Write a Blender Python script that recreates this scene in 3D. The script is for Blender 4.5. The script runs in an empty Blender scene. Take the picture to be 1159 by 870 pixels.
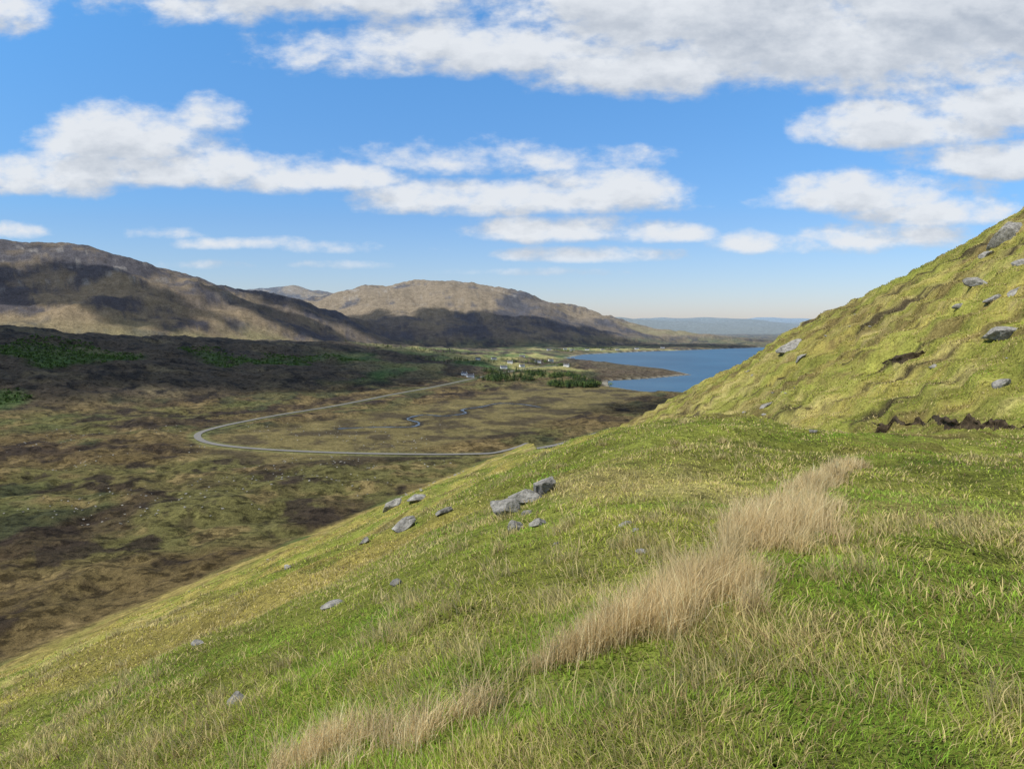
import bpy, math, random
import numpy as np
from mathutils import Vector
random.seed(4); rng=np.random.default_rng(7)
sc=bpy.context.scene

# ---------------------------------------------------------------- noise
def _h(ix,iy,s):
    h=(ix*374761393+iy*668265263+s*1442695)&0xffffffff
    h=((h^(h>>13))*1274126177)&0xffffffff
    h=h^(h>>16)
    return (h&0xffff)/65535.0
def vnoise(x,y,s):
    xi=np.floor(x); yi=np.floor(y); fx=x-xi; fy=y-yi
    xi=xi.astype(np.int64); yi=yi.astype(np.int64)
    u=fx*fx*(3-2*fx); v=fy*fy*(3-2*fy)
    a=_h(xi,yi,s); b=_h(xi+1,yi,s); c=_h(xi,yi+1,s); d=_h(xi+1,yi+1,s)
    return (a+(b-a)*u)*(1-v)+(c+(d-c)*u)*v
def fbm(x,y,scale,octv=4,seed=1,gain=.5):
    x=np.asarray(x,float)/scale+13.7; y=np.asarray(y,float)/scale-7.3
    t=0;a=1;n=0
    for i in range(octv):
        t=t+a*(2*vnoise(x,y,seed+i*17)-1); n+=a
        x,y=(x*.8-y*.6)*2.03+5.1,(x*.6+y*.8)*2.03-3.7
        a*=gain
    return t/n*1.6
def ss(a,b,x):
    t=np.clip((x-a)/(b-a),0,1); return t*t*(3-2*t)
def smax(a,b,k):
    h=np.clip(.5+.5*(a-b)/k,0,1); return b+(a-b)*h+k*h*(1-h)
def smin(a,b,k): return -smax(-a,-b,k)

# ---------------------------------------------------------------- layout of the place (metres)
ROAD=[(120,1960),(45,1851),(-20,1690),(-81,1528),(-143,1337),(-198,1188),(-247,1035),(-290,935),(-312,870),(-326,812),(-326,762),(-300,713),
      (-257,680),(-195,657),(-122,644),(-46,642),(0,655),(50,700),(110,800)]
STREAM=[(-190,800),(-150,812),(-112,816),(-108,850),(-126,885),(-112,925),(-85,915),(-60,943),(-66,985),(-42,1020),(-20,1060),(13,1050),(40,1010)]
SEA=[(186,2575),(276,2870),(527,3139),(802,3348),(1246,3720),(2500,4300),(6500,4300),(6500,1200),(458,1196),(330,1240),(240,1285),(185,1400),(200,1545),
     (306,1620),(421,1732),(401,1969),(314,2183),(224,2336)]
RIDGE_W=[(-4200,3000,560),(-2900,3300,520),(-2214,3200,480),(-2040,3200,465),(-1834,3200,445),(-1603,3200,372),(-1419,3300,290),(-1169,3500,256),(-925,3700,168),(-589,3800,82)]
RIDGE_E=[(-2600,5600,300),(-1311,5000,285),(-953,5000,365),(-594,5000,419),(-415,5000,415),(-117,5000,360),(242,5000,245),(600,5000,168),(957,4700,92),(1185,4500,52),(1474,4400,26)]
RIDGE_B=[(-2700,7000,430),(-2086,7000,470),(-1850,7000,430)]
def catmull(pts,n=12):
    P=[np.array(p,float) for p in pts]; P=[2*P[0]-P[1]]+P+[2*P[-1]-P[-2]]; o=[]
    for i in range(1,len(P)-2):
        for k in range(n):
            t=k/n
            o.append(.5*((2*P[i])+(-P[i-1]+P[i+1])*t+(2*P[i-1]-5*P[i]+4*P[i+1]-P[i+2])*t*t+(-P[i-1]+3*P[i]-3*P[i+1]+P[i+2])*t**3))
    o.append(P[-2]); return np.array(o)
def dist_poly(x,y,pts,closed=False):
    d=np.full(x.shape,1e9); n=len(pts)
    for i in range(n if closed else n-1):
        ax,ay=pts[i][:2]; bx,by=pts[(i+1)%n][:2]
        dx,dy=bx-ax,by-ay; t=np.clip(((x-ax)*dx+(y-ay)*dy)/(dx*dx+dy*dy+1e-9),0,1)
        d=np.minimum(d,np.hypot(x-ax-t*dx,y-ay-t*dy))
    return d
def inside(x,y,pts):
    c=np.zeros(x.shape,bool); n=len(pts)
    for i in range(n):
        ax,ay=pts[i]; bx,by=pts[(i+1)%n]
        cond=((ay>y)!=(by>y))&(x<(bx-ax)*(y-ay)/((by-ay) if by!=ay else 1e-9)+ax)
        c^=cond
    return c
def ridge(x,y,pts,slope):
    z=np.full(x.shape,-1e5)
    for (ax,ay,az),(bx,by,bz) in zip(pts[:-1],pts[1:]):
        dx,dy=bx-ax,by-ay; t=np.clip(((x-ax)*dx+(y-ay)*dy)/(dx*dx+dy*dy),0,1)
        d=np.hypot(x-ax-t*dx,y-ay-t*dy)
        z=np.maximum(z,az+(bz-az)*t-slope*(np.sqrt(d*d+80**2)-80))
    return z

def hill_parts(x,y):
    plane=118.45+.423*x-.171*y
    t=np.maximum(0,y-38)
    w=ss(.0,.12,x/np.maximum(y,5))
    drop=np.where(t<75,.004*t*t,22.5+.6*(t-75))
    bench=118.45-.11*y-w*drop
    near=smin(plane,bench,.8)+.1
    D=np.maximum(250-.95*x,60); t=np.maximum(0,y-D)
    up=100.9+.624*x-.148*y-np.where(t<66.7,.006*t*t,26.7+.8*(t-66.7))
    return near,up
def H(x,y,parts=False):
    x=np.atleast_1d(np.asarray(x,float)); y=np.atleast_1d(np.asarray(y,float))
    r=np.hypot(x,y)
    near,up=hill_parts(x,y)
    far=ss(7,30,r)
    f15=fbm(x,y,17,3,11); f3=fbm(x,y,3.2,3,21); f1=fbm(x,y,.8,2,31)
    upr=up+1.3*fbm(x,y,22,4,41)+.6*fbm(x+.4*y,y*.6,6,4,45,.5)
    # small terraces worn in the steep upper slope
    ter=(upr+1.5*fbm(x,y,12,2,46))/2.2; fr=ter-np.floor(ter); upr=upr+1.1*(ss(.3,.7,fr)-fr)*ss(35,60,r)
    hill=smax(near+far*(.8*f15+.22*f3),upr,2.0)+.15*f3*ss(1,5,r)+.05*f1
    # valley
    droad=dist_poly(x,y,ROADC); dstr=dist_poly(x,y,STREAMC)
    meadow=ss(60,0,dist_poly(x,y,[(-180,720),(-60,900),(60,1150),(150,1300)])-90)
    flat=np.maximum(ss(45,12,droad),meadow*.85)
    flat=np.maximum(flat,ss(20,4,dstr))
    rid=1-np.abs(fbm(x,y,48,4,54,.55))
    base=5+1.5*fbm(x,y,320,2,51)*(1-.6*flat)+(1-flat)*(4.2*fbm(x,y,75,4,52,.55)+3.0*rid+1.2*fbm(x,y,13,3,53))
    d=(x+620)*-.816+(y-860)*.578; a=(x+620)*.578+(y-860)*.816
    c=np.interp(a,[-2000,282,774,1180,1700,2200],[.16,.155,.094,.078,.03,.0])
    dd=.5*(d+np.sqrt(d*d+60**2))-5
    prof=np.where(dd<700,dd,700-.12*(dd-700)); prof=np.maximum(prof,0)
    moor=c*prof*(1+.12*fbm(x,y,260,4,61))+ss(0,200,d)*6.0*fbm(x,y,90,5,62,.6)*ss(2600,2000,a)
    low=base+moor
    rw=ridge(x,y,RIDGE_W,.40); re=ridge(x,y,RIDGE_E,.30); rb=ridge(x,y,RIDGE_B,.25)
    m=np.maximum(np.maximum(rw,re),rb)
    er=1-np.abs(fbm(x,y,650,6,71,.55)); 
    m=m+ (er-.75)*75*ss(10,160,m)*ss(520,300,m+0*x)+13*fbm(x,y,160,6,73,.62)*ss(0,80,m)
    low=smax(low,m,18)
    fh=ss(8000,10500,y)*(60+170*np.clip(.5+.6*fbm(x,y,2600,5,81),0,1.2)-60*ss(.62,.2,np.abs(fbm(x,y,5200,2,83))))
    low=np.where(y>8000,np.maximum(m,-10+fh),low)
    ins=inside(x,y,SEA); ds=np.maximum(dist_poly(x,y,SEA,True)+9*fbm(x,y,90,3,91),0)
    low=np.where(ins,-.3-np.minimum(8,.05*ds),np.where(y<8000,np.minimum(low,.4+.09*ds+.0006*ds*ds),low))
    z=smax(hill,low,6.0)
    z=np.where(r>1500,low,z)
    if parts: return z,hill,low,up-near,droad,dstr,d,a,m,ins,ds,meadow
    return z
ROADC=catmull(ROAD,6); STREAMC=catmull(STREAM,5)

def C(*a): return np.array(a,float)
def lerp(a,b,t):
    t=np.asarray(t)[...,None]; return a*(1-t)+b*t
def colour(x,y,P,flag=False):
    z,hill,low,du,droad,dstr,d,a,m,ins,ds,meadow=P
    r=np.hypot(x,y); n=len(x)
    n1=fbm(x,y,9,4,101); n2=fbm(x,y,2.2,3,103); n3=fbm(x,y,40,3,105); n4=fbm(x+.3*y,y*.35,5,4,107)
    # hill grass
    g=np.tile(C(.190,.208,.040),(n,1))
    g=lerp(g,C(.300,.245,.070),ss(-.30,.60,n1+.25*n3+.40*ss(2,-12,x)-.17)*.92)
    g=lerp(g,C(.140,.178,.030),ss(.15,.7,n2)*.6)
    g=lerp(g,C(.35,.28,.12),ss(.28,.78,n4+.25*n1)*.62)
    upm=ss(-2,3,du)
    g=lerp(g,C(.285,.250,.064),upm*.35)
    g=lerp(g,C(.14,.10,.044),upm*ss(.05,.5,fbm(x,y,7,5,109,.68))*.75)
    g=lerp(g,C(.38,.31,.13),upm*ss(.2,.7,fbm(x,y,4,4,110,.65))*.55)
    g=lerp(g,C(.050,.038,.024),upm*ss(.42,.62,fbm(x+.5*y,y*.5,6,5,113,.7))*.9)
    g=lerp(g,C(.20,.23,.042),upm*ss(-.15,-.55,n3)*.6)
    lo=ss(95,40,hill)*(1-upm)
    g=lerp(g,C(.245,.190,.066),lo*.7)
    g=lerp(g,C(.12,.085,.038),(1-upm)*ss(8,40,r)*ss(.2,.6,fbm(x,y,8,5,115,.68))*.7)
    g=lerp(g,C(.07,.11,.03),ss(.1,.6,fbm(x,y,30,3,117))*ss(34,14,hill)*.8*(1-upm))
    # valley floor
    v1=fbm(x,y,90,5,121,.6); v2=fbm(x,y,28,4,123,.6); v3=fbm(x*.6,y,160,4,125); v4=fbm(x,y,12,4,127,.65)
    f=np.tile(C(.110,.081,.035),(n,1))
    f=lerp(f,C(.100,.096,.033),ss(.0,.5,v3)*.85)
    f=lerp(f,C(.052,.036,.022),ss(-.05,.4,v1)*.86)
    f=lerp(f,C(.030,.022,.016),ss(.25,.50,v2+.35*v1)*.88)
    f=lerp(f,C(.21,.155,.068),ss(.28,.70,-v2)*.65)
    f=lerp(f,C(.035,.026,.017),ss(.35,.7,v4)*.6*(1-.7*meadow))
    f=lerp(f,C(.055,.072,.026),ss(.35,.65,fbm(x,y*.7,60,4,128))*.45*(1-meadow))
    f=lerp(f,lerp(np.tile(C(.150,.125,.050),(n,1)),C(.070,.056,.030),ss(-.2,.4,v2)),meadow*.8)
    f=lerp(f,C(.15,.16,.06),ss(14,5,droad)*.6)
    f=lerp(f,C(.030,.026,.02),ss(9,4,dstr+2*v4)*.9)
    # heather moor
    md=ss(-40,90,d)*ss(2300,1700,a)
    mo=np.tile(C(.072,.056,.036),(n,1))
    mo=lerp(mo,C(.125,.100,.055),ss(0,.7,v1))
    mo=lerp(mo,C(.03,.025,.019),ss(.1,.6,v2))
    mo=lerp(mo,C(.060,.115,.028),ss(.10,.5,fbm(x,y*.6,150,4,131))*ss(560,300,d)*.85)
    f=lerp(f,mo,md)
    # crofts and fields by the loch
    fl=ss(560,220,np.hypot((x-60)*.8,(y-2150)*.7))+ss(520,150,np.hypot((x-330)*.6,(y-3350)*1.0))
    fl=np.clip(fl,0,1)*ss(-.35,.0,fbm(x,y,130,2,133))
    f=lerp(f,lerp(np.tile(C(.30,.27,.10),(n,1)),C(.16,.19,.065),ss(-.1,.1,fbm(x,y,70,1,135))),fl*.85)
    pen=ss(420,260,np.hypot((x-330)*.8,y-1900)*1.0)*ss(170,220,x)
    f=lerp(f,C(.085,.062,.040),pen*.9)
    # mountains
    mm=ss(15,60,m)*ss(1900,2200,y)
    k1=fbm(x,y,420,5,141,.6); k2=fbm(x,y,130,6,143,.70)
    mt=np.tile(C(.190,.138,.074),(n,1))
    mt=lerp(mt,C(.115,.084,.052),ss(-.1,.4,k1))
    mt=lerp(mt,C(.050,.041,.043),ss(-.10,.42,k2*.9+.4*k1+.3*ss(-800,-1600,x)-.08)*.9)
    mt=lerp(mt,C(.29,.26,.22),ss(.35,.75,fbm(x,y,80,5,147,.75))*ss(160,320,z)*.5)
    mt=lerp(mt,C(.19,.17,.065),ss(160,60,z)*ss(-.1,.4,-k1)*.6)
    f=lerp(f,mt,mm)
    f=lerp(f,C(.27,.25,.20),ss(18,4,ds)*(~ins)*.8*(r>800)*(y<6000))
    f=lerp(f,np.tile(C(.12,.11,.06),(n,1)),ss(7500,8500,y))
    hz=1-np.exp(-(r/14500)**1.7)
    f=lerp(f,C(.23,.32,.43),hz)  # aerial haze painted into the ground colour, stronger with distance
    k=ss(-3,3,hill-low)*(r<1500)
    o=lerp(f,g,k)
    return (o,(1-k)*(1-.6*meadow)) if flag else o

# ---------------------------------------------------------------- mesh helpers
def mesh_np(name,V,quads=None,tris=None,cols=None,smooth=True,mat=None,alpha=None):
    me=bpy.data.meshes.new(name)
    nq=0 if quads is None else len(quads); nt=0 if tris is None else len(tris)
    me.vertices.add(len(V)); me.vertices.foreach_set('co',np.asarray(V,np.float32).ravel())
    li=[];
    if nq: li.append(np.asarray(quads,np.int32).ravel())
    if nt: li.append(np.asarray(tris,np.int32).ravel())
    li=np.concatenate(li); me.loops.add(len(li)); me.loops.foreach_set('vertex_index',li)
    st=np.concatenate([np.arange(nq)*4,nq*4+np.arange(nt)*3]).astype(np.int32)
    me.polygons.add(nq+nt); me.polygons.foreach_set('loop_start',st)
    me.update(calc_edges=True)
    me.polygons.foreach_set('use_smooth',np.full(nq+nt,smooth))
    if cols is not None:
        at=me.attributes.new('Col','FLOAT_COLOR','POINT')
        al=np.ones((len(V),1)) if alpha is None else alpha[:,None]
        at.data.foreach_set('color',np.concatenate([cols,al],1).astype(np.float32).ravel())
    ob=bpy.data.objects.new(name,me); sc.collection.objects.link(ob)
    if mat: me.materials.append(mat)
    return ob
class NT:
    def __init__(s,t): s.t=t; s.l=t.links
    def n(s,ty,**k):
        nd=s.t.nodes.new(ty)
        for a,b in k.items(): setattr(nd,a,b)
        return nd
    def put(s,sock,v):
        if isinstance(v,bpy.types.NodeSocket): s.l.new(v,sock)
        else: sock.default_value=v
    def m(s,op,a,b=0.0,c=None,clamp=False):
        nd=s.n('ShaderNodeMath',operation=op,use_clamp=clamp); s.put(nd.inputs[0],a); s.put(nd.inputs[1],b)
        if c is not None: s.put(nd.inputs[2],c)
        return nd.outputs[0]
    def mr(s,v,a,b,c,d,smooth=False):
        nd=s.n('ShaderNodeMapRange'); 
        if smooth: nd.interpolation_type='SMOOTHSTEP'
        s.put(nd.inputs[0],v)
        for i,q in enumerate((a,b,c,d)): nd.inputs[i+1].default_value=q
        return nd.outputs[0]
    def mix(s,f,a,b,bt='MIX'):
        nd=s.n('ShaderNodeMix',data_type='RGBA',blend_type=bt); s.put(nd.inputs[0],f)
        s.put(nd.inputs[6],a if isinstance(a,bpy.types.NodeSocket) else (*a,1)); s.put(nd.inputs[7],b if isinstance(b,bpy.types.NodeSocket) else (*b,1))
        return nd.outputs[2]
    def noise(s,vec,scale,detail=4,rough=.5,dim='3D'):
        nd=s.n('ShaderNodeTexNoise',noise_dimensions=dim); s.l.new(vec,nd.inputs['Vector'])
        nd.inputs['Scale'].default_value=scale; nd.inputs['Detail'].default_value=detail; nd.inputs['Roughness'].default_value=rough
        return nd.outputs[0]
def material(name):
    m=bpy.data.materials.new(name); m.use_nodes=True; t=NT(m.node_tree)
    b=m.node_tree.nodes['Principled BSDF']; b.inputs['Roughness'].default_value=.9; b.inputs['Specular IOR Level'].default_value=.15
    return m,t,b
def bump(t,b,hs,prev=None):
    last=None
    for hgt,dist,stg in hs:
        nd=t.n('ShaderNodeBump'); nd.inputs['Distance'].default_value=dist; nd.inputs['Strength'].default_value=stg
        t.l.new(hgt,nd.inputs['Height'])
        if last: t.l.new(last,nd.inputs['Normal'])
        last=nd.outputs[0]
    t.l.new(last,b.inputs['Normal'])

# ground material
gm,t,b=material('ground_grass_and_moor')
tc=t.n('ShaderNodeTexCoord').outputs['Object']; an=t.n('ShaderNodeAttribute',attribute_name='Col'); at=an.outputs['Color']; va=an.outputs['Alpha']
na=t.noise(tc,3.0,6,.65); nb=t.noise(tc,.28,7,.7); nc=t.noise(tc,.03,6,.65); nd_=t.noise(tc,.11,8,.72)
f=t.m('MULTIPLY',t.mr(na,.3,.7,.6,1.4),t.m('MULTIPLY',t.mr(nb,.3,.7,.55,1.45),t.mr(nc,.3,.7,.75,1.25)))
hea=t.m('MULTIPLY',t.mr(nd_,.50,.57,0,.62,True),va); f=t.m('MULTIPLY',f,t.m('SUBTRACT',1.12,hea))
vm=t.n('ShaderNodeVectorMath',operation='SCALE'); t.l.new(at,vm.inputs[0]); t.l.new(f,vm.inputs['Scale'])
t.l.new(vm.outputs[0],b.inputs['Base Color']); b.inputs['Specular IOR Level'].default_value=.05
bump(t,b,[(nc,10.0,.6),(nd_,2.5,.5),(nb,2.0,.7),(na,.16,.9)])

# ---------------------------------------------------------------- terrain sheet
rr=np.concatenate([[0.05,.3,.6,.9],np.exp(np.linspace(math.log(1.1),math.log(26000),880))])
ang=np.concatenate([np.linspace(-42,42,850),np.linspace(42,318,140)[1:-1]])
A=np.radians(ang); R,AA=np.meshgrid(rr,A,indexing='ij')
x=(R*np.sin(AA)).ravel(); y=(R*np.cos(AA)).ravel()
P=H(x,y,True); z=P[0]
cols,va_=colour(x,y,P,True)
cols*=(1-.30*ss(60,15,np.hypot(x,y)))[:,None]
nr,na_=R.shape; I=np.arange(nr*na_).reshape(nr,na_)
i0=I[:-1]; i1=I[1:]; J=np.roll(I,-1,axis=1)
q=np.stack([i0,i1,J[1:],J[:-1]],-1).reshape(-1,4)[:, ::-1]
va_=va_*(.4+.6*ss(3000,1700,np.hypot(x,y)))*ss(9000,6000,np.hypot(x,y))
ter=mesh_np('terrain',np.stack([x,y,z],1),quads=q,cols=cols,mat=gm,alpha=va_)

# ---------------------------------------------------------------- sea
wm,t,b=material('sea_water'); tc=t.n('ShaderNodeTexCoord').outputs['Object']
wn=t.noise(tc,.05,5,.6); wl=t.noise(tc,.003,4,.6)
t.l.new(t.mix(t.mr(wl,.35,.65,0,1),(.018,.065,.12),(.034,.098,.165)),b.inputs['Base Color'])
b.inputs['Roughness'].default_value=.35; b.inputs['Specular IOR Level'].default_value=.18; b.inputs['IOR'].default_value=1.33
bump(t,b,[(wn,1.5,.5)])
S=70000
mesh_np('sea',[(-S,-S,0),(S,-S,0),(S,S,0),(-S,S,0)],quads=[(0,1,2,3)],mat=wm,smooth=False)

# ---------------------------------------------------------------- road & stream
def ribbon(name,path,w,lift,mat,wob=0):
    n=len(path); tg=np.gradient(path,axis=0); tg/=np.linalg.norm(tg,axis=1)[:,None]+1e-9
    nm=np.stack([tg[:,1],-tg[:,0]],1); off=np.linspace(-.5,.5,5)
    ww=w*(1+wob*np.array([math.sin(i*1.3)+math.sin(i*.47+1) for i in range(n)])/2)
    V=[];
    for i in range(n):
        for o in off: V.append((path[i,0]+nm[i,0]*o*ww[i],path[i,1]+nm[i,1]*o*ww[i]))
    V=np.array(V); zc=H(path[:,0],path[:,1]); zz=np.maximum(H(V[:,0],V[:,1]),np.repeat(zc,5))+lift
    q=[(i*5+k,(i+1)*5+k,(i+1)*5+k+1,i*5+k+1) for i in range(n-1) for k in range(4)]
    return mesh_np(name,np.column_stack([V,zz]),quads=q,mat=mat)
rm,t,b=material('asphalt_single_track'); tc=t.n('ShaderNodeTexCoord').outputs['Object']
t.l.new(t.mix(t.noise(tc,.4,5,.6),(.13,.125,.115),(.22,.21,.19)),b.inputs['Base Color'])
ribbon('road',catmull(ROAD,14),6.8,.6,rm)
sm,t,b=material('stream_water'); b.inputs['Base Color'].default_value=(.03,.04,.05,1); b.inputs['Roughness'].default_value=.25; b.inputs['Specular IOR Level'].default_value=.3
ribbon('stream',catmull(STREAM,12),3.2,.35,sm,.7)

# ---------------------------------------------------------------- finding ground along a sight line
def sight(bx,dip,ymin=2.5,ymax=3000):
    yy=np.exp(np.linspace(math.log(ymin),math.log(ymax),3000)); hz=H(bx*yy,yy); rz=120+dip*yy
    k=np.argmax(hz>rz); 
    return float(bx*yy[k]),float(yy[k]),float(hz[k])

# ---------------------------------------------------------------- rocks
km,t,b=material('lichen_rock'); tc=t.n('ShaderNodeTexCoord').outputs['Object']
k1=t.noise(tc,2.2,7,.65); k2=t.noise(tc,9,6,.7); 
c=t.mix(t.mr(k1,.35,.65,0,1),(.15,.142,.128),(.40,.38,.34)); c=t.mix(t.mr(k2,.48,.68,0,.75),c,(.06,.06,.055)); 
t.l.new(c,b.inputs['Base Color']); bump(t,b,[(k1,.2,.8),(k2,.06,.9)])
import bmesh
def ico(sub):
    bm=bmesh.new(); bmesh.ops.create_icosphere(bm,subdivisions=sub,radius=1)
    V=np.array([v.co[:] for v in bm.verts]); F=np.array([[v.index for v in f.verts] for f in bm.faces]); bm.free(); return V,F
ICO2=ico(2); ICO3=ico(3); ICO4=ico(4)
def rock_verts(base,seed,sx,sy,sz):
    V=base[0].copy(); rs=np.random.default_rng(seed)
    for i in range(11):                       # planar fracture faces
        nrm=rs.normal(size=3); nrm/=np.linalg.norm(nrm); c=rs.uniform(.42,.8)
        dd=V@nrm; V=V-np.outer(np.maximum(dd-c,0)*.96,nrm)
    V=V*(1+.10*fbm(V[:,0]*2+seed,V[:,1]*2+V[:,2]*1.7,.9,4,seed)[:,None])
    V=V*np.array([sx,sy,sz]); sa=rs.uniform(-.3,.3)
    return np.stack([V[:,0]*.95-V[:,1]*sa,V[:,0]*sa+V[:,1]*.95,V[:,2]+V[:,0]*rs.uniform(-.35,.35)],1)
def boulder(bx,dip,size,asp=(1,.8,.7),seed=1,name='boulder',base=None,sink=.30):
    X,Y,Z=sight(bx,dip)
    V=rock_verts(base or ICO4,seed,size*asp[0]/2*1.25,size*asp[1]/2*1.25,size*asp[2]/2*1.25)
    gx=float(H(X+1,Y)[0]-H(X-1,Y)[0])/2; gy=float(H(X,Y+1)[0]-H(X,Y-1)[0])/2
    V[:,2]+=.5*(np.clip(gx,-.6,.6)*V[:,0]+np.clip(gy,-.5,.5)*V[:,1])          # bedded along the slope
    V+=np.array([X,Y,Z+size*asp[2]/2*(1-2*sink)])
    return mesh_np(name,V,tris=(base or ICO4)[1],mat=km,smooth=False)
def bsz(px,bx,dip):
    X,Y,Z=sight(bx,dip); return px/837*math.hypot(X,Y,Z-120)
HERO=[(-.006,-.262,34,(1,.8,.95)),(.043,-.230,32,(1,.8,.8)),(.024,-.243,36,(1.1,.7,.5)),(-.151,-.282,26,(1,.8,.6)),(-.094,-.260,18,(1,.7,.5)),
 (.006,-.284,17,(1,.8,1.1)),(.036,-.278,17,(1,.8,.8)),(.156,-.278,14,(1,.7,.6)),(.180,-.317,14,(1,.8,.5)),(-.205,-.302,14,(1,.8,.5)),(-.133,-.243,26,(1,.7,.3)),
 (-.168,-.254,24,(1,.7,.45)),(-.162,-.362,14,(1,.8,.8)),(-.25,-.392,22,(1,.7,.4)),(-.384,-.532,20,(1,.8,.8)),(-.31,-.338,10,(1,.8,.6)),(.06,-.305,8,(1,.8,.6)),(.02,-.262,12,(1,.8,.5)),(.17,-.285,9,(1,.8,.5)),
 (.372,-.036,26,(1,.7,.45)),(.39,-.048,12,(1,.8,.5)),(.664,-.018,46,(1,.6,.25)),(.627,.052,26,(1,.7,.35)),(.652,.105,26,(1,.7,.8)),(.668,.12,20,(1,.8,.8)),
 (.498,.058,24,(1.3,.7,.5)),(.515,.066,22,(1.3,.7,.5)),(.345,-.112,12,(1,.7,.4)),(.41,-.148,10,(1,.7,.5)),(.665,-.085,18,(1,.7,.5)),(.685,.08,20,(1,.7,.4)),
 (.485,.048,16,(1,.7,.5)),(.535,.072,14,(1,.7,.5)),(.635,.09,14,(1,.7,.6)),(.60,.02,10,(1,.7,.5)),(.57,-.06,9,(1,.7,.5)),(.645,.03,14,(1,.7,.4)),(.675,.04,16,(1,.7,.5))]
for i,(bx,dip,px,asp) in enumerate(HERO):
    boulder(bx,dip,bsz(px,bx,dip),asp,seed=200+i,base=ICO4 if i<8 else ICO3,sink=.30 if i<19 else .36)
# small stones over hillside and valley
VV=[];FF=[];off=0
def add_small(X,Y,s,seed):
    global off
    V=rock_verts(ICO2,seed,s,s*.8,s*.55)+np.array([X,Y,float(H(X,Y)[0])+s*.12]); VV.append(V); FF.append(ICO2[1]+off); off+=len(V)
for i in range(150):
    Y=math.exp(random.uniform(math.log(14),math.log(300))); X=random.uniform(-.55,.1)*Y
    if fbm([X],[Y],20,2,301)[0]>-.1: add_small(X,Y,random.choice([.07,.1,.14,.2])*(1+Y/90),1000+i)
for i in range(140):
    Y=random.uniform(60,190); X=random.uniform(.3,.72)*Y
    if fbm([X],[Y],25,2,305)[0]>.15: add_small(X,Y,random.uniform(.12,.45),1300+i)
n=0
while n<480:
    Y=random.uniform(280,850); X=random.uniform(-.7,-.05)*Y
    if fbm([X],[Y],60,3,303)[0]>.3: add_small(X,Y,random.uniform(.35,1.2),1500+n); n+=1
mesh_np('scattered_stones',np.concatenate(VV),tris=np.concatenate(FF),mat=km,smooth=False)

# ---------------------------------------------------------------- peat banks (eroded dark lips on the slope)
pm,t,b=material('peat'); tc=t.n('ShaderNodeTexCoord').outputs['Object']; pn=t.noise(tc,3,6,.7)
t.l.new(t.mix(t.mr(pn,.35,.65,0,1),(.022,.016,.011),(.095,.070,.042)),b.inputs['Base Color']); bump(t,b,[(pn,.2,.9)])
def peat(pts,hgt,seed,ymin=42):
    W=[np.array(sight(*p,ymin=ymin)) for p in pts]; W=[W[0]]+[b for a,b in zip(W[:-1],W[1:]) if np.linalg.norm(a-b)<25]
    if len(W)<2: return
    W=catmull(W,14); n=len(W); m=6; V=[]
    for i,p in enumerate(W):
        e=math.sin(math.pi*i/(n-1))**.5; hh=hgt*e*max(.15,1+.9*fbm([i*.22],[seed],1,3,seed)[0])
        gx=float(H(p[0]+1,p[1])[0]-H(p[0],p[1])[0]); gy=float(H(p[0],p[1]+1)[0]-H(p[0],p[1])[0]); g=np.array([gx,gy]); g/=np.linalg.norm(g)+1e-6
        g=g*.5+np.array([p[0],p[1]])/np.hypot(p[0],p[1])*.5
        for k in range(m):
            o=[-.25,0,.12,-.08,.25,1.1][k]*max(hh,.05)+.2*fbm([i*.5],[k*.7+seed],1,2,seed)[0]
            q=p[:2]+g*o; zb=float(H(q[0],q[1])[0]); zz=[zb-.1,zb+.02,zb+hh*.4,zb+hh*.75,zb+hh*.8,zb-.05][k]
            V.append((q[0],q[1],zz))
    qd=[(i*m+k,(i+1)*m+k,(i+1)*m+k+1,i*m+k+1) for i in range(n-1) for k in range(m-1)]
    mesh_np('peat_bank',V,quads=qd,mat=pm)
peat([(.49,-.134),(.53,-.137),(.56,-.139),(.59,-.141),(.62,-.142),(.65,-.143),(.68,-.144),(.72,-.145)],.55,5)
peat([(.50,-.052),(.53,-.052),(.56,-.038)],.75,6)
peat([(.49,.055),(.52,.063),(.54,.072)],.8,8,60)

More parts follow.
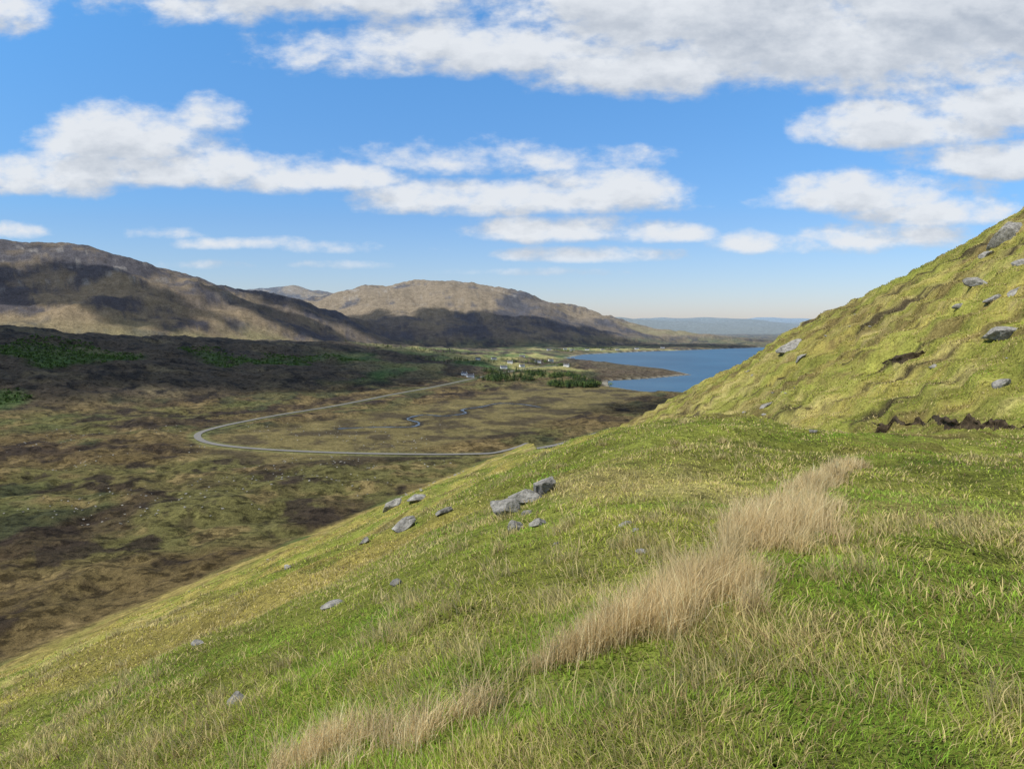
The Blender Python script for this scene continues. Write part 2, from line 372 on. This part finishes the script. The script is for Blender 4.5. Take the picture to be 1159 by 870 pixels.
# ---------------------------------------------------------------- grass blades
bmat,t,b=material('grass_blade'); at=t.n('ShaderNodeAttribute',attribute_name='Col').outputs['Color']
t.l.new(at,b.inputs['Base Color']); b.inputs['Roughness'].default_value=.75; b.inputs['Specular IOR Level'].default_value=.06
tr=t.n('ShaderNodeBsdfTranslucent'); t.l.new(at,tr.inputs[0]); mx=t.n('ShaderNodeMixShader'); mx.inputs[0].default_value=.42
t.l.new(b.outputs[0],mx.inputs[1]); t.l.new(tr.outputs[0],mx.inputs[2]); t.l.new(mx.outputs[0],bmat.node_tree.nodes['Material Output'].inputs[0])
def blades(name,x,y,h,w,col,lean,az):
    n=len(x); z=H(x,y)-.01
    fa=rng.uniform(0,math.pi,n); wx,wy=np.cos(fa)*w*.5,np.sin(fa)*w*.5
    lx,ly=np.cos(az)*lean*h,np.sin(az)*lean*h; up=h*np.sqrt(np.maximum(1-(lean*.8)**2,.12))
    V=np.empty((n,5,3))
    V[:,0]=np.stack([x-wx,y-wy,z],1); V[:,1]=np.stack([x+wx,y+wy,z],1)
    V[:,2]=np.stack([x+lx*.35+wx*.8,y+ly*.35+wy*.8,z+up*.6],1); V[:,3]=np.stack([x+lx*.35-wx*.8,y+ly*.35-wy*.8,z+up*.6],1)
    V[:,4]=np.stack([x+lx,y+ly,z+up],1)
    i=np.arange(n)[:,None]*5
    q=i+np.array([[0,1,2,3]]); tt=i+np.array([[3,2,4]])
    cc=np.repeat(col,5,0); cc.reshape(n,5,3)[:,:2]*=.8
    return mesh_np(name,V.reshape(-1,3),quads=q,tris=tt,cols=np.clip(cc,0,.85),mat=bmat)
def tufts(r,a,per,rad):
    cx=r*np.sin(a); cy=r*np.cos(a); ox=rng.normal(0,1,(len(r),per))*rad[:,None]; oy=rng.normal(0,1,(len(r),per))*rad[:,None]
    az=np.arctan2(oy,ox); return (cx[:,None]+ox).ravel(),(cy[:,None]+oy).ravel(),az.ravel(),np.repeat(np.arange(len(r)),per)
FLUSH=catmull([(-2.0,4.7),(-1.2,4.45),(-.5,4.4),(.15,4.55),(.75,4.9),(1.35,5.5),(2.0,6.5),(2.8,7.8),(3.6,9.5),(5.2,12.4),(7.6,16)],20)
NTF=25000
r=np.exp(rng.uniform(math.log(1.9),math.log(120),NTF)); a=np.radians(rng.uniform(-46,44,NTF))
x,y,taz,ti=tufts(r,a,22,.05+.016*r*rng.uniform(.5,1.8,NTF))
tb=rng.uniform(.70,1.3,NTF)[ti]; tst=rng.normal(0,.20,NTF)[ti]; thh=rng.uniform(.55,1.35,NTF)[ti]
P=H(x,y,True); ok=(P[1]>P[2]+1); x,y,taz,tb,tst,thh=[q[ok] for q in (x,y,taz,tb,tst,thh)]; P=[p[ok] for p in P]
r=np.hypot(x,y); base=colour(x,y,P); n=len(x)
dfl=np.where(r<30,dist_poly(x,y,FLUSH[::8]),99)
pt=fbm(x,y,1.3,3,401); pt2=fbm(x,y,5,3,403); pt3=fbm(x,y,2.6,4,409,.6)+.32*ss(1.8,.5,dfl)+.08*ss(1,4,x-.3*y+2)
straw=rng.random(n)<np.clip(.20+.26*pt+.26*pt2+tst-.28*ss(.0,.5,pt3),.02,.8)
col=base*rng.uniform(.8,1.35,(n,1))*tb[:,None]*1.95
col=lerp(col,col*C(.64,.95,.66),ss(.0,.55,pt3)*.75)
col=np.where(straw[:,None],C(.72,.59,.27)*rng.uniform(.6,1.15,(n,1)),col*np.array([1.03,1.07,.90]))
dead=rng.random(n)<.05+.12*ss(.1,.6,fbm(x,y,3,4,415,.65)); col[dead]=C(.32,.22,.11)*rng.uniform(.6,1.2,(dead.sum(),1))
h=(.036+.024*np.clip(pt,-1,1)+.045*rng.random(n)**2+straw*.032)*thh*(1+.9*ss(30,90,r))
h*=1+1.0*ss(.30,.8,fbm(x,y,2.0,3,407))*(.25+.75*straw)
w=.0012*np.maximum(r,2.6)*rng.uniform(.7,1.3,n)
flow=np.where(rng.random(n)<.5,taz,fbm(x,y,.9,2,405)*3+math.pi*1.15)
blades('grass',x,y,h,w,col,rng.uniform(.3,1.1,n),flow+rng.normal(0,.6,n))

# coarse tussocks on the upper slope
NU=3600; yy=rng.uniform(42,200,NU); bx=rng.uniform(.15,.78,NU); r=yy*np.hypot(1,bx); a=np.arctan(bx)
x,y,taz,ti=tufts(r,a,16,.10+.0022*r*rng.uniform(.5,1.6,NU)); tb=rng.uniform(.65,1.3,NU)[ti]
P=H(x,y,True); ok=(P[3]>-1)&(P[1]>P[2]+1); x,y,taz,tb=[q[ok] for q in (x,y,taz,tb)]; P=[p[ok] for p in P]; n=len(x)
col=colour(x,y,P)*1.7*tb[:,None]*rng.uniform(.8,1.2,(n,1)); st=rng.random(n)<.30; col[st]=C(.62,.50,.22)*rng.uniform(.6,1.1,(st.sum(),1))
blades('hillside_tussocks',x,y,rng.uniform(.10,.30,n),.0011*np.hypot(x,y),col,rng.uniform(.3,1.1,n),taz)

# tall dead rushes in broken clumps along the wet flush
path=FLUSH
xs=[];ys=[];hs=[];cs=[]
for k in range(360):
    s=rng.random()**.75; j=min(int(s*len(path)),len(path)-1); p=path[j]
    if fbm([j*.13],[2.0],1,2,417)[0]<-.25 and rng.random()<.80: continue
    big=.40+1.1*ss(.30,.55,s)*ss(1.0,.72,s)
    spread=.05+.12*big*(.6+s)
    cx,cy=p[0]+rng.normal(0,spread),p[1]+rng.normal(0,spread)+.22*math.sin(j*.11)
    c=int(rng.uniform(40,115)*(.5+.6*big)); sr=rng.uniform(.03,.065)*(1+s*1.1)
    xs.append(cx+rng.normal(0,sr,c)); ys.append(cy+rng.normal(0,sr,c)); hs.append(rng.uniform(.4,1,c)*rng.uniform(.18,.50)*(.6+.45*min(big,1.2)))
    cs.append(lerp(np.tile(C(.85,.70,.42),(c,1)),C(.62,.47,.23),rng.random(c))*rng.uniform(.75,1.15))
x=np.concatenate(xs);y=np.concatenate(ys);hv=np.concatenate(hs);cc=np.concatenate(cs)*rng.uniform(.8,1.15,(len(x),1));n=len(x)
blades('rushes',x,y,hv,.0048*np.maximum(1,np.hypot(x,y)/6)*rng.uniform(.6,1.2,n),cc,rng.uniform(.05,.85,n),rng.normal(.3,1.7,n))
# scattered pale tussocks
tx=[];ty=[];th=[]
for k in range(330):
    rr_=math.exp(random.uniform(math.log(3.5),math.log(60))); aa=math.radians(random.uniform(-38,42)); X,Y=rr_*math.sin(aa),rr_*math.cos(aa)
    if fbm([X],[Y],6,2,421)[0]<-.05: continue
    c=random.randint(30,80); sr=random.uniform(.05,.14)*(1+rr_/40); tx.append(X+rng.normal(0,sr,c)); ty.append(Y+rng.normal(0,sr,c)); th.append(rng.uniform(.08,.26,c))
x=np.concatenate(tx);y=np.concatenate(ty);hh=np.concatenate(th);n=len(x)
P=H(x,y,True); ok=P[1]>P[2]+2
cc=lerp(np.tile(C(.74,.61,.31),(n,1)),C(.48,.42,.16),rng.random(n))*rng.uniform(.7,1.1,(n,1))
blades('tussock_grass',x[ok],y[ok],hh[ok],(.0012*np.maximum(np.hypot(x,y),3.5))[ok],cc[ok],rng.uniform(.2,.9,ok.sum()),rng.normal(3.3,1.4,ok.sum()))

# ---------------------------------------------------------------- trees
fm,t,b=material('foliage'); at=t.n('ShaderNodeAttribute',attribute_name='Col').outputs['Color']; t.l.new(at,b.inputs['Base Color'])
def woodland(name,pts,hr,seed,broad=.35):
    rs=np.random.default_rng(seed); V=[];T=[];CC=[];o=0
    zz=H(np.array([p[0] for p in pts]),np.array([p[1] for p in pts]))
    for (X,Y),Z in zip(pts,zz):
        h=rs.uniform(*hr); br=rs.random()<broad
        if br: h*=.72; cb=C(.085,.120,.030)*rs.uniform(.6,1.4)
        else: cb=C(.024,.046,.017)*rs.uniform(.6,1.5)
        rad=h*(rs.uniform(.36,.5) if br else rs.uniform(.2,.3))
        v=[(X-.2,Y,Z),(X+.2,Y,Z),(X,Y,Z+h*.9)]; V+=v; CC+=[C(.05,.04,.03)]*3; T.append((o,o+1,o+2)); o+=3
        for k in range(46):
            aa=rs.uniform(0,6.283)
            if br:
                u=rs.normal(size=3); u/=np.linalg.norm(u); q=rs.uniform(.5,1.05); c=np.array([X+u[0]*rad*q,Y+u[1]*rad*q,Z+h*.6+u[2]*h*.38*q]); s=h*.09
            else:
                f=rs.random()**.8; zc=Z+h*(.08+.9*f); rk=rad*(1-f)*rs.uniform(.5,1.15)+.15; s=h*.085*(1.3-f); c=np.array([X+math.cos(aa)*rk,Y+math.sin(aa)*rk,zc])
            d1=np.array([math.cos(aa),math.sin(aa),-.35])*s; d2=np.array([-math.sin(aa),math.cos(aa),rs.uniform(-.3,.3)])*s*.8
            V+=[c+d1,c-d1*.5+d2,c-d1*.5-d2+np.array([0,0,s*.6])]; CC+=[cb*rs.uniform(.6,1.6)]*3; T.append((o,o+1,o+2)); o+=3
    return mesh_np(name,np.array(V),tris=np.array(T),cols=np.array(CC),mat=fm,smooth=False)
pts=[]
def blob(cx,cy,rx,ry,n,th=-.35):
    k=0
    while k<n:
        a=random.uniform(0,6.28); q=math.sqrt(random.random()); X=cx+rx*q*math.cos(a); Y=cy+ry*q*math.sin(a)
        if fbm([X],[Y],40,3,431)[0]>th: pts.append((X,Y)); k+=1
blob(-45,1500,30,60,90,0); blob(-5,1430,45,70,130,0); blob(60,1500,40,90,90,.05); blob(112,1350,50,50,230,-.15); blob(150,1330,30,40,80,0); blob(85,1600,60,80,130,0); blob(10,1680,80,60,110,0); blob(150,1480,40,60,60,0)
woodland('mixed_woodland',pts,(8,15),3)
pts=[]; blob(200,3000,60,60,70); blob(-150,1900,120,60,80); blob(380,3300,120,50,90); blob(60,2000,100,80,110,0); blob(-300,2200,200,80,80)
woodland('distant_trees',pts,(6,12),4,.6)
# low birch and gorse scrub on the moor
V=[];Q=[];CC=[];o=0; rs=np.random.default_rng(9)
Yc=rng.uniform(860,1750,11000); Xc=rng.uniform(-.72,-.20,11000)*Yc; d=(Xc+620)*-.816+(Yc-860)*.578
ok=(d>60)&(d<540)&(fbm(Xc,Yc*.6,150,4,131)>.22); Xc,Yc=Xc[ok][:2200],Yc[ok][:2200]; zz=H(Xc,Yc)
for X,Y,Z in zip(Xc,Yc,zz):
    s=rs.uniform(1.2,3.0); cb=C(.07,.12,.028)*rs.uniform(.6,1.4)
    for j in range(12):
        c=np.array([X,Y,Z+s*.7])+rs.normal(0,.5,3)*s*np.array([1,1,.6]); u=rs.normal(size=3); u/=np.linalg.norm(u); w_=np.cross(u,rs.normal(size=3)); w_/=np.linalg.norm(w_); u*=s*.3; w_*=s*.3
        V+=[c-u-w_,c+u-w_,c+u+w_,c-u+w_]; CC+=[cb*rs.uniform(.6,1.5)]*4; Q.append((o,o+1,o+2,o+3)); o+=4
mesh_np('scrub_bushes',np.array(V),quads=np.array(Q),cols=np.array(CC),mat=fm,smooth=False)

# ---------------------------------------------------------------- croft houses
def simple(name,c,rough=.8):
    m,t,b=material(name); tc=t.n('ShaderNodeTexCoord').outputs['Object']; nn=t.noise(tc,2,4)
    t.l.new(t.mix(t.mr(nn,.3,.7,0,1),tuple(q*.85 for q in c),c),b.inputs['Base Color']); b.inputs['Roughness'].default_value=rough; return m
mw=simple('white_harling',(.82,.81,.78)); mr_=simple('slate_roof',(.10,.10,.115)); mg=simple('window_glass',(.03,.04,.05),.2); md_=simple('door_paint',(.15,.05,.04))
def part(name,vs,fs,mat,par):
    o=mesh_np(name,vs,quads=[f for f in fs if len(f)==4],tris=[f for f in fs if len(f)==3] or None,mat=mat,smooth=False); o.parent=par
def box(name,x0,x1,y0,y1,z0,z1,mat,par):
    vs=[(x0,y0,z0),(x1,y0,z0),(x1,y1,z0),(x0,y1,z0),(x0,y0,z1),(x1,y0,z1),(x1,y1,z1),(x0,y1,z1)]
    part(name,vs,[(0,3,2,1),(4,5,6,7),(0,1,5,4),(1,2,6,5),(2,3,7,6),(3,0,4,7)],mat,par)
def house(X,Y,rot,L=12,Wd=6.5,hh=4.4):
    e=bpy.data.objects.new('croft_house',None); sc.collection.objects.link(e); e.location=(X,Y,float(H(X,Y)[0])-.1); e.rotation_euler[2]=rot
    a,b=L/2,Wd/2; rz=hh+2.6
    vs=[(-a,-b,-1),(a,-b,-1),(a,b,-1),(-a,b,-1),(-a,-b,hh),(a,-b,hh),(a,b,hh),(-a,b,hh),(-a,0,rz),(a,0,rz)]
    part('walls',vs,[(0,1,5,4),(1,2,6,5),(2,3,7,6),(3,0,4,7),(4,8,7),(5,6,9)],mw,e)
    a+=.3;b+=.4;z0=hh-.25;t_=.2
    part('roof',[(-a,-b,z0),(a,-b,z0),(a,0,rz+.05),(-a,0,rz+.05),(-a,b,z0),(a,b,z0),(-a,-b,z0+t_),(a,-b,z0+t_),(a,0,rz+.25),(-a,0,rz+.25),(-a,b,z0+t_),(a,b,z0+t_)],
         [(0,3,2,1),(3,4,5,2),(6,7,8,9),(9,8,11,10),(0,1,7,6),(5,4,10,11),(0,6,9,3),(3,9,10,4),(1,2,8,7),(2,5,11,8)],mr_,e)
    box('chimney_1',-L/2+.1,-L/2+1,-.5,.5,rz-.6,rz+1.1,mw,e); box('chimney_2',L/2-1,L/2-.1,-.5,.5,rz-.6,rz+1.1,mw,e)
    for k,wx in enumerate((-4,-2,2,4)): box('window_%d'%(k+1),wx-.5,wx+.5,-Wd/2-.03,-Wd/2+.1,1.2,2.5,mg,e)
    box('door',-.5,.5,-Wd/2-.03,-Wd/2+.1,.1,2.2,md_,e)
for X,Y,ro,L in [(-88,1560,.3,15),(-104,1610,-.5,12),(-20,1790,.2,16),(25,1860,.6,14),(-5,1930,-.2,13),(70,1990,.1,16),(110,2090,.5,14),(-50,2040,.3,14),(140,1900,-.4,14),(-90,1960,.1,13),(30,2180,.0,16),(190,2330,.2,15),
                 (250,3080,.1,18),(320,3150,-.3,18),(390,3180,.3,18),(460,3230,0,17),(150,3000,.2,17),(560,3320,.2,18),(230,3200,.2,16),(700,3440,.1,17)]: house(X,Y,ro,L)

# ---------------------------------------------------------------- sun
SUN=Vector((-.50,-.30,.80)).normalized()
sl=bpy.data.lights.new('sun','SUN'); sl.energy=5.0; sl.angle=math.radians(.5); sl.color=(1,.95,.85)
so=bpy.data.objects.new('sun',sl); sc.collection.objects.link(so); so.rotation_euler=SUN.to_track_quat('Z','Y').to_euler()
# unseen cloud sheets, added above the frame to shade moor and mountain foot
cm=bpy.data.materials.new('shadow_cloud_sheet'); cm.use_nodes=True; t=NT(cm.node_tree); cm.node_tree.nodes.remove(cm.node_tree.nodes['Principled BSDF'])
tc=t.n('ShaderNodeTexCoord').outputs['Object']; at=t.n('ShaderNodeAttribute',attribute_name='Col').outputs['Fac']
cn=t.noise(tc,.0035,6,.6); al=t.mr(t.m('ADD',at,t.m('MULTIPLY',t.m('SUBTRACT',cn,.5),2.0)),.12,.50,0,.88,True)
df=t.n('ShaderNodeBsdfDiffuse'); df.inputs[0].default_value=(.9,.9,.92,1); tl=t.n('ShaderNodeBsdfTranslucent'); tl.inputs[0].default_value=(.9,.9,.92,1)
m1=t.n('ShaderNodeMixShader'); m1.inputs[0].default_value=.35; t.l.new(df.outputs[0],m1.inputs[1]); t.l.new(tl.outputs[0],m1.inputs[2])
tp=t.n('ShaderNodeBsdfTransparent'); m2=t.n('ShaderNodeMixShader'); t.l.new(al,m2.inputs[0]); t.l.new(tp.outputs[0],m2.inputs[1]); t.l.new(m1.outputs[0],m2.inputs[2])
t.l.new(m2.outputs[0],cm.node_tree.nodes['Material Output'].inputs[0])
def shadow_cloud(gx,gy,rx,ry,rot,gz=40,alt=2600):
    k=(alt-gz)/SUN.z; cx,cy=gx+SUN.x*k,gy+SUN.y*k
    n=40; u,v=np.meshgrid(np.linspace(-1,1,n),np.linspace(-1,1,n)); d=np.clip(1-(u*u+v*v),0,1)
    X=u*rx*math.cos(rot)-v*ry*math.sin(rot)+cx; Y=u*rx*math.sin(rot)+v*ry*math.cos(rot)+cy
    Z=alt+90*np.sqrt(d)+50*fbm(X,Y,300,4,501)*d
    I=np.arange(n*n).reshape(n,n); q=np.stack([I[:-1,:-1],I[:-1,1:],I[1:,1:],I[1:,:-1]],-1).reshape(-1,4)
    cc=np.repeat(d.ravel()[:,None],3,1)
    mesh_np('shadow_cloud',np.stack([X,Y,Z],-1).reshape(-1,3),quads=q,cols=cc,mat=cm)
shadow_cloud(-760,1540,980,620,.955)
shadow_cloud(-1500,1420,650,560,.3,80)
shadow_cloud(-250,3750,1700,560,.02,80)
shadow_cloud(-1550,2720,560,320,-.35,200)
shadow_cloud(-950,3050,330,200,-.5,150)
shadow_cloud(350,1050,330,170,.4,10)

# ---------------------------------------------------------------- world
w=bpy.data.worlds.new('World'); sc.world=w; w.use_nodes=True; t=NT(w.node_tree); bg=w.node_tree.nodes['Background']
sky=t.n('ShaderNodeTexSky',sky_type='NISHITA'); sky.sun_disc=False
sky.sun_elevation=math.asin(SUN.z); sky.sun_rotation=math.atan2(SUN.x,SUN.y); sky.air_density=1.0; sky.dust_density=.4; sky.ozone_density=2.0; sky.altitude=100
# cloud cover group: (u, v) = slopes of the direction against north
CL=[ # u, v, half width, up, down, weight
 (-.68,.405,.075,.03,.03,1),(-.27,.425,.36,.06,.034,1.0),(-.05,.345,.27,.055,.024,1.05),(.16,.335,.19,.06,.037,1.1),(.33,.40,.32,.10,.090,1.3),(.62,.39,.36,.12,.090,1.3),(.12,.41,.22,.05,.035,.95),
 (.52,.255,.17,.038,.024,1.15),(.68,.28,.19,.04,.03,1.1),(.68,.212,.16,.032,.022,1.1),(.48,.165,.15,.038,.020,1.1),(.56,.148,.12,.03,.02,1),(.50,.112,.15,.022,.016,.75),(.36,.105,.08,.018,.012,.7),
 (-.50,.228,.12,.060,.02,1.05),(-.40,.265,.05,.035,.02,.8),(-.47,.198,.24,.035,.020,1.1),(-.28,.190,.13,.026,.018,1.05),(-.66,.185,.16,.038,.018,1),
 (-.05,.215,.13,.026,.018,.5),(.09,.212,.09,.02,.015,.45),(0.0,.162,.23,.028,.020,1.1),(.12,.175,.11,.032,.02,1),(.07,.122,.14,.024,.015,1.05),(.18,.118,.08,.020,.012,1),(.12,.090,.11,.014,.009,.95),(.01,.090,.04,.010,.008,.7),
 (-.36,.105,.08,.008,.006,.35),(-.49,.120,.06,.010,.007,.3),(-.37,.078,.09,.006,.005,.3),(-.22,.078,.06,.006,.005,.3),(-.22,.10,.10,.008,.006,.25),(-.67,.122,.06,.010,.007,.3),(.03,.068,.10,.006,.004,.3)]
ng=bpy.data.node_groups.new('cloud_cover','ShaderNodeTree')
ng.interface.new_socket('U',in_out='INPUT',socket_type='NodeSocketFloat'); ng.interface.new_socket('V',in_out='INPUT',socket_type='NodeSocketFloat'); ng.interface.new_socket('F',in_out='OUTPUT',socket_type='NodeSocketFloat')
g=NT(ng); gi=g.n('NodeGroupInput'); go=g.n('NodeGroupOutput'); U,Vv=gi.outputs[0],gi.outputs[1]
cv=g.n('ShaderNodeCombineXYZ'); g.l.new(U,cv.inputs[0]); g.l.new(g.m('MULTIPLY',Vv,1.8),cv.inputs[1])
big=g.noise(cv.outputs[0],7.5,9,.57); fine=g.noise(cv.outputs[0],30,5,.6)
mx_=None
for (cu,cvv,hw,hu,hd,wt) in CL:
    dx=g.m('MULTIPLY',g.m('SUBTRACT',U,cu),1/hw); dy=g.m('SUBTRACT',Vv,cvv)
    dy=g.m('MAXIMUM',g.m('MULTIPLY',dy,1/hu),g.m('MULTIPLY',dy,-1/hd))
    e=g.m('SUBTRACT',wt,g.m('MULTIPLY',g.m('ADD',g.m('MULTIPLY',dx,dx),g.m('MULTIPLY',dy,dy)),.75*wt+.1))
    mx_=e if mx_ is None else g.m('SMOOTH_MAX',mx_,e,.12)
hi=g.m('SUBTRACT',g.m('MULTIPLY',g.m('SUBTRACT',g.noise(cv.outputs[0],1.4,2,.5),.50),6),g.mr(Vv,.50,.75,3,0,True))
mx_=g.m('MAXIMUM',g.m('MAXIMUM',mx_,hi),-1.2)
F=g.m('ADD',mx_,g.m('ADD',g.m('MULTIPLY',g.m('SUBTRACT',big,.5),3.5),g.m('MULTIPLY',g.m('SUBTRACT',fine,.5),.6)))
g.l.new(g.m('SUBTRACT',F,.14),go.inputs[0])
tcw=t.n('ShaderNodeTexCoord').outputs['Generated']; sp_=t.n('ShaderNodeSeparateXYZ'); t.l.new(tcw,sp_.inputs[0])
ay=t.m('MAXIMUM',t.m('ABSOLUTE',sp_.outputs[1]),.12); uu=t.m('DIVIDE',sp_.outputs[0],ay); vv_=t.m('DIVIDE',sp_.outputs[2],ay)
def cover(du,dv):
    nd=t.n('ShaderNodeGroup'); nd.node_tree=ng; t.l.new(t.m('ADD',uu,du),nd.inputs[0]); t.l.new(t.m('ADD',vv_,dv),nd.inputs[1]); return nd.outputs[0]
f0=cover(0,0); f1=cover(-.010,.026)
alpha=t.mr(f0,-.40,.78,0,.96,True); alpha=t.m('MULTIPLY',alpha,t.mr(vv_,.01,.10,0,1))
lit=t.mr(t.m('SUBTRACT',f0,f1),-.9,.9,0,1,True); thick=t.mr(f0,.4,1.8,0,1,True)
li=t.m('SUBTRACT',t.m('ADD',.40,t.m('MULTIPLY',lit,.85)),t.m('MULTIPLY',thick,.52),clamp=True)
cc=t.mix(li,(4.0,4.55,5.4),(8.0,8.3,8.7))
tv=t.mix(t.mr(vv_,.0,.16,0,1),(1.0,1.00,1.26),(.76,1.07,1.44)); tv=t.mix(t.mr(vv_,.14,.42,0,1),tv,(.80,1.50,1.95)); tv=t.mix(t.mr(vv_,.6,1.2,0,1),tv,(1.0,1.1,1.2))
tint=t.mix(1.0,sky.outputs[0],tv,'MULTIPLY')
t.l.new(t.mix(alpha,tint,cc),bg.inputs[0]); bg.inputs[1].default_value=.1

# ---------------------------------------------------------------- camera
cd=bpy.data.cameras.new('camera'); cd.sensor_width=36; cd.lens=26; cd.clip_start=.1; cd.clip_end=150000
co=bpy.data.objects.new('camera',cd); sc.collection.objects.link(co); co.location=(0,0,120); co.rotation_euler=(math.radians(90-4.71),0,0); sc.camera=co
sc.view_settings.view_transform='Standard'; sc.view_settings.look='None'; sc.view_settings.exposure=0
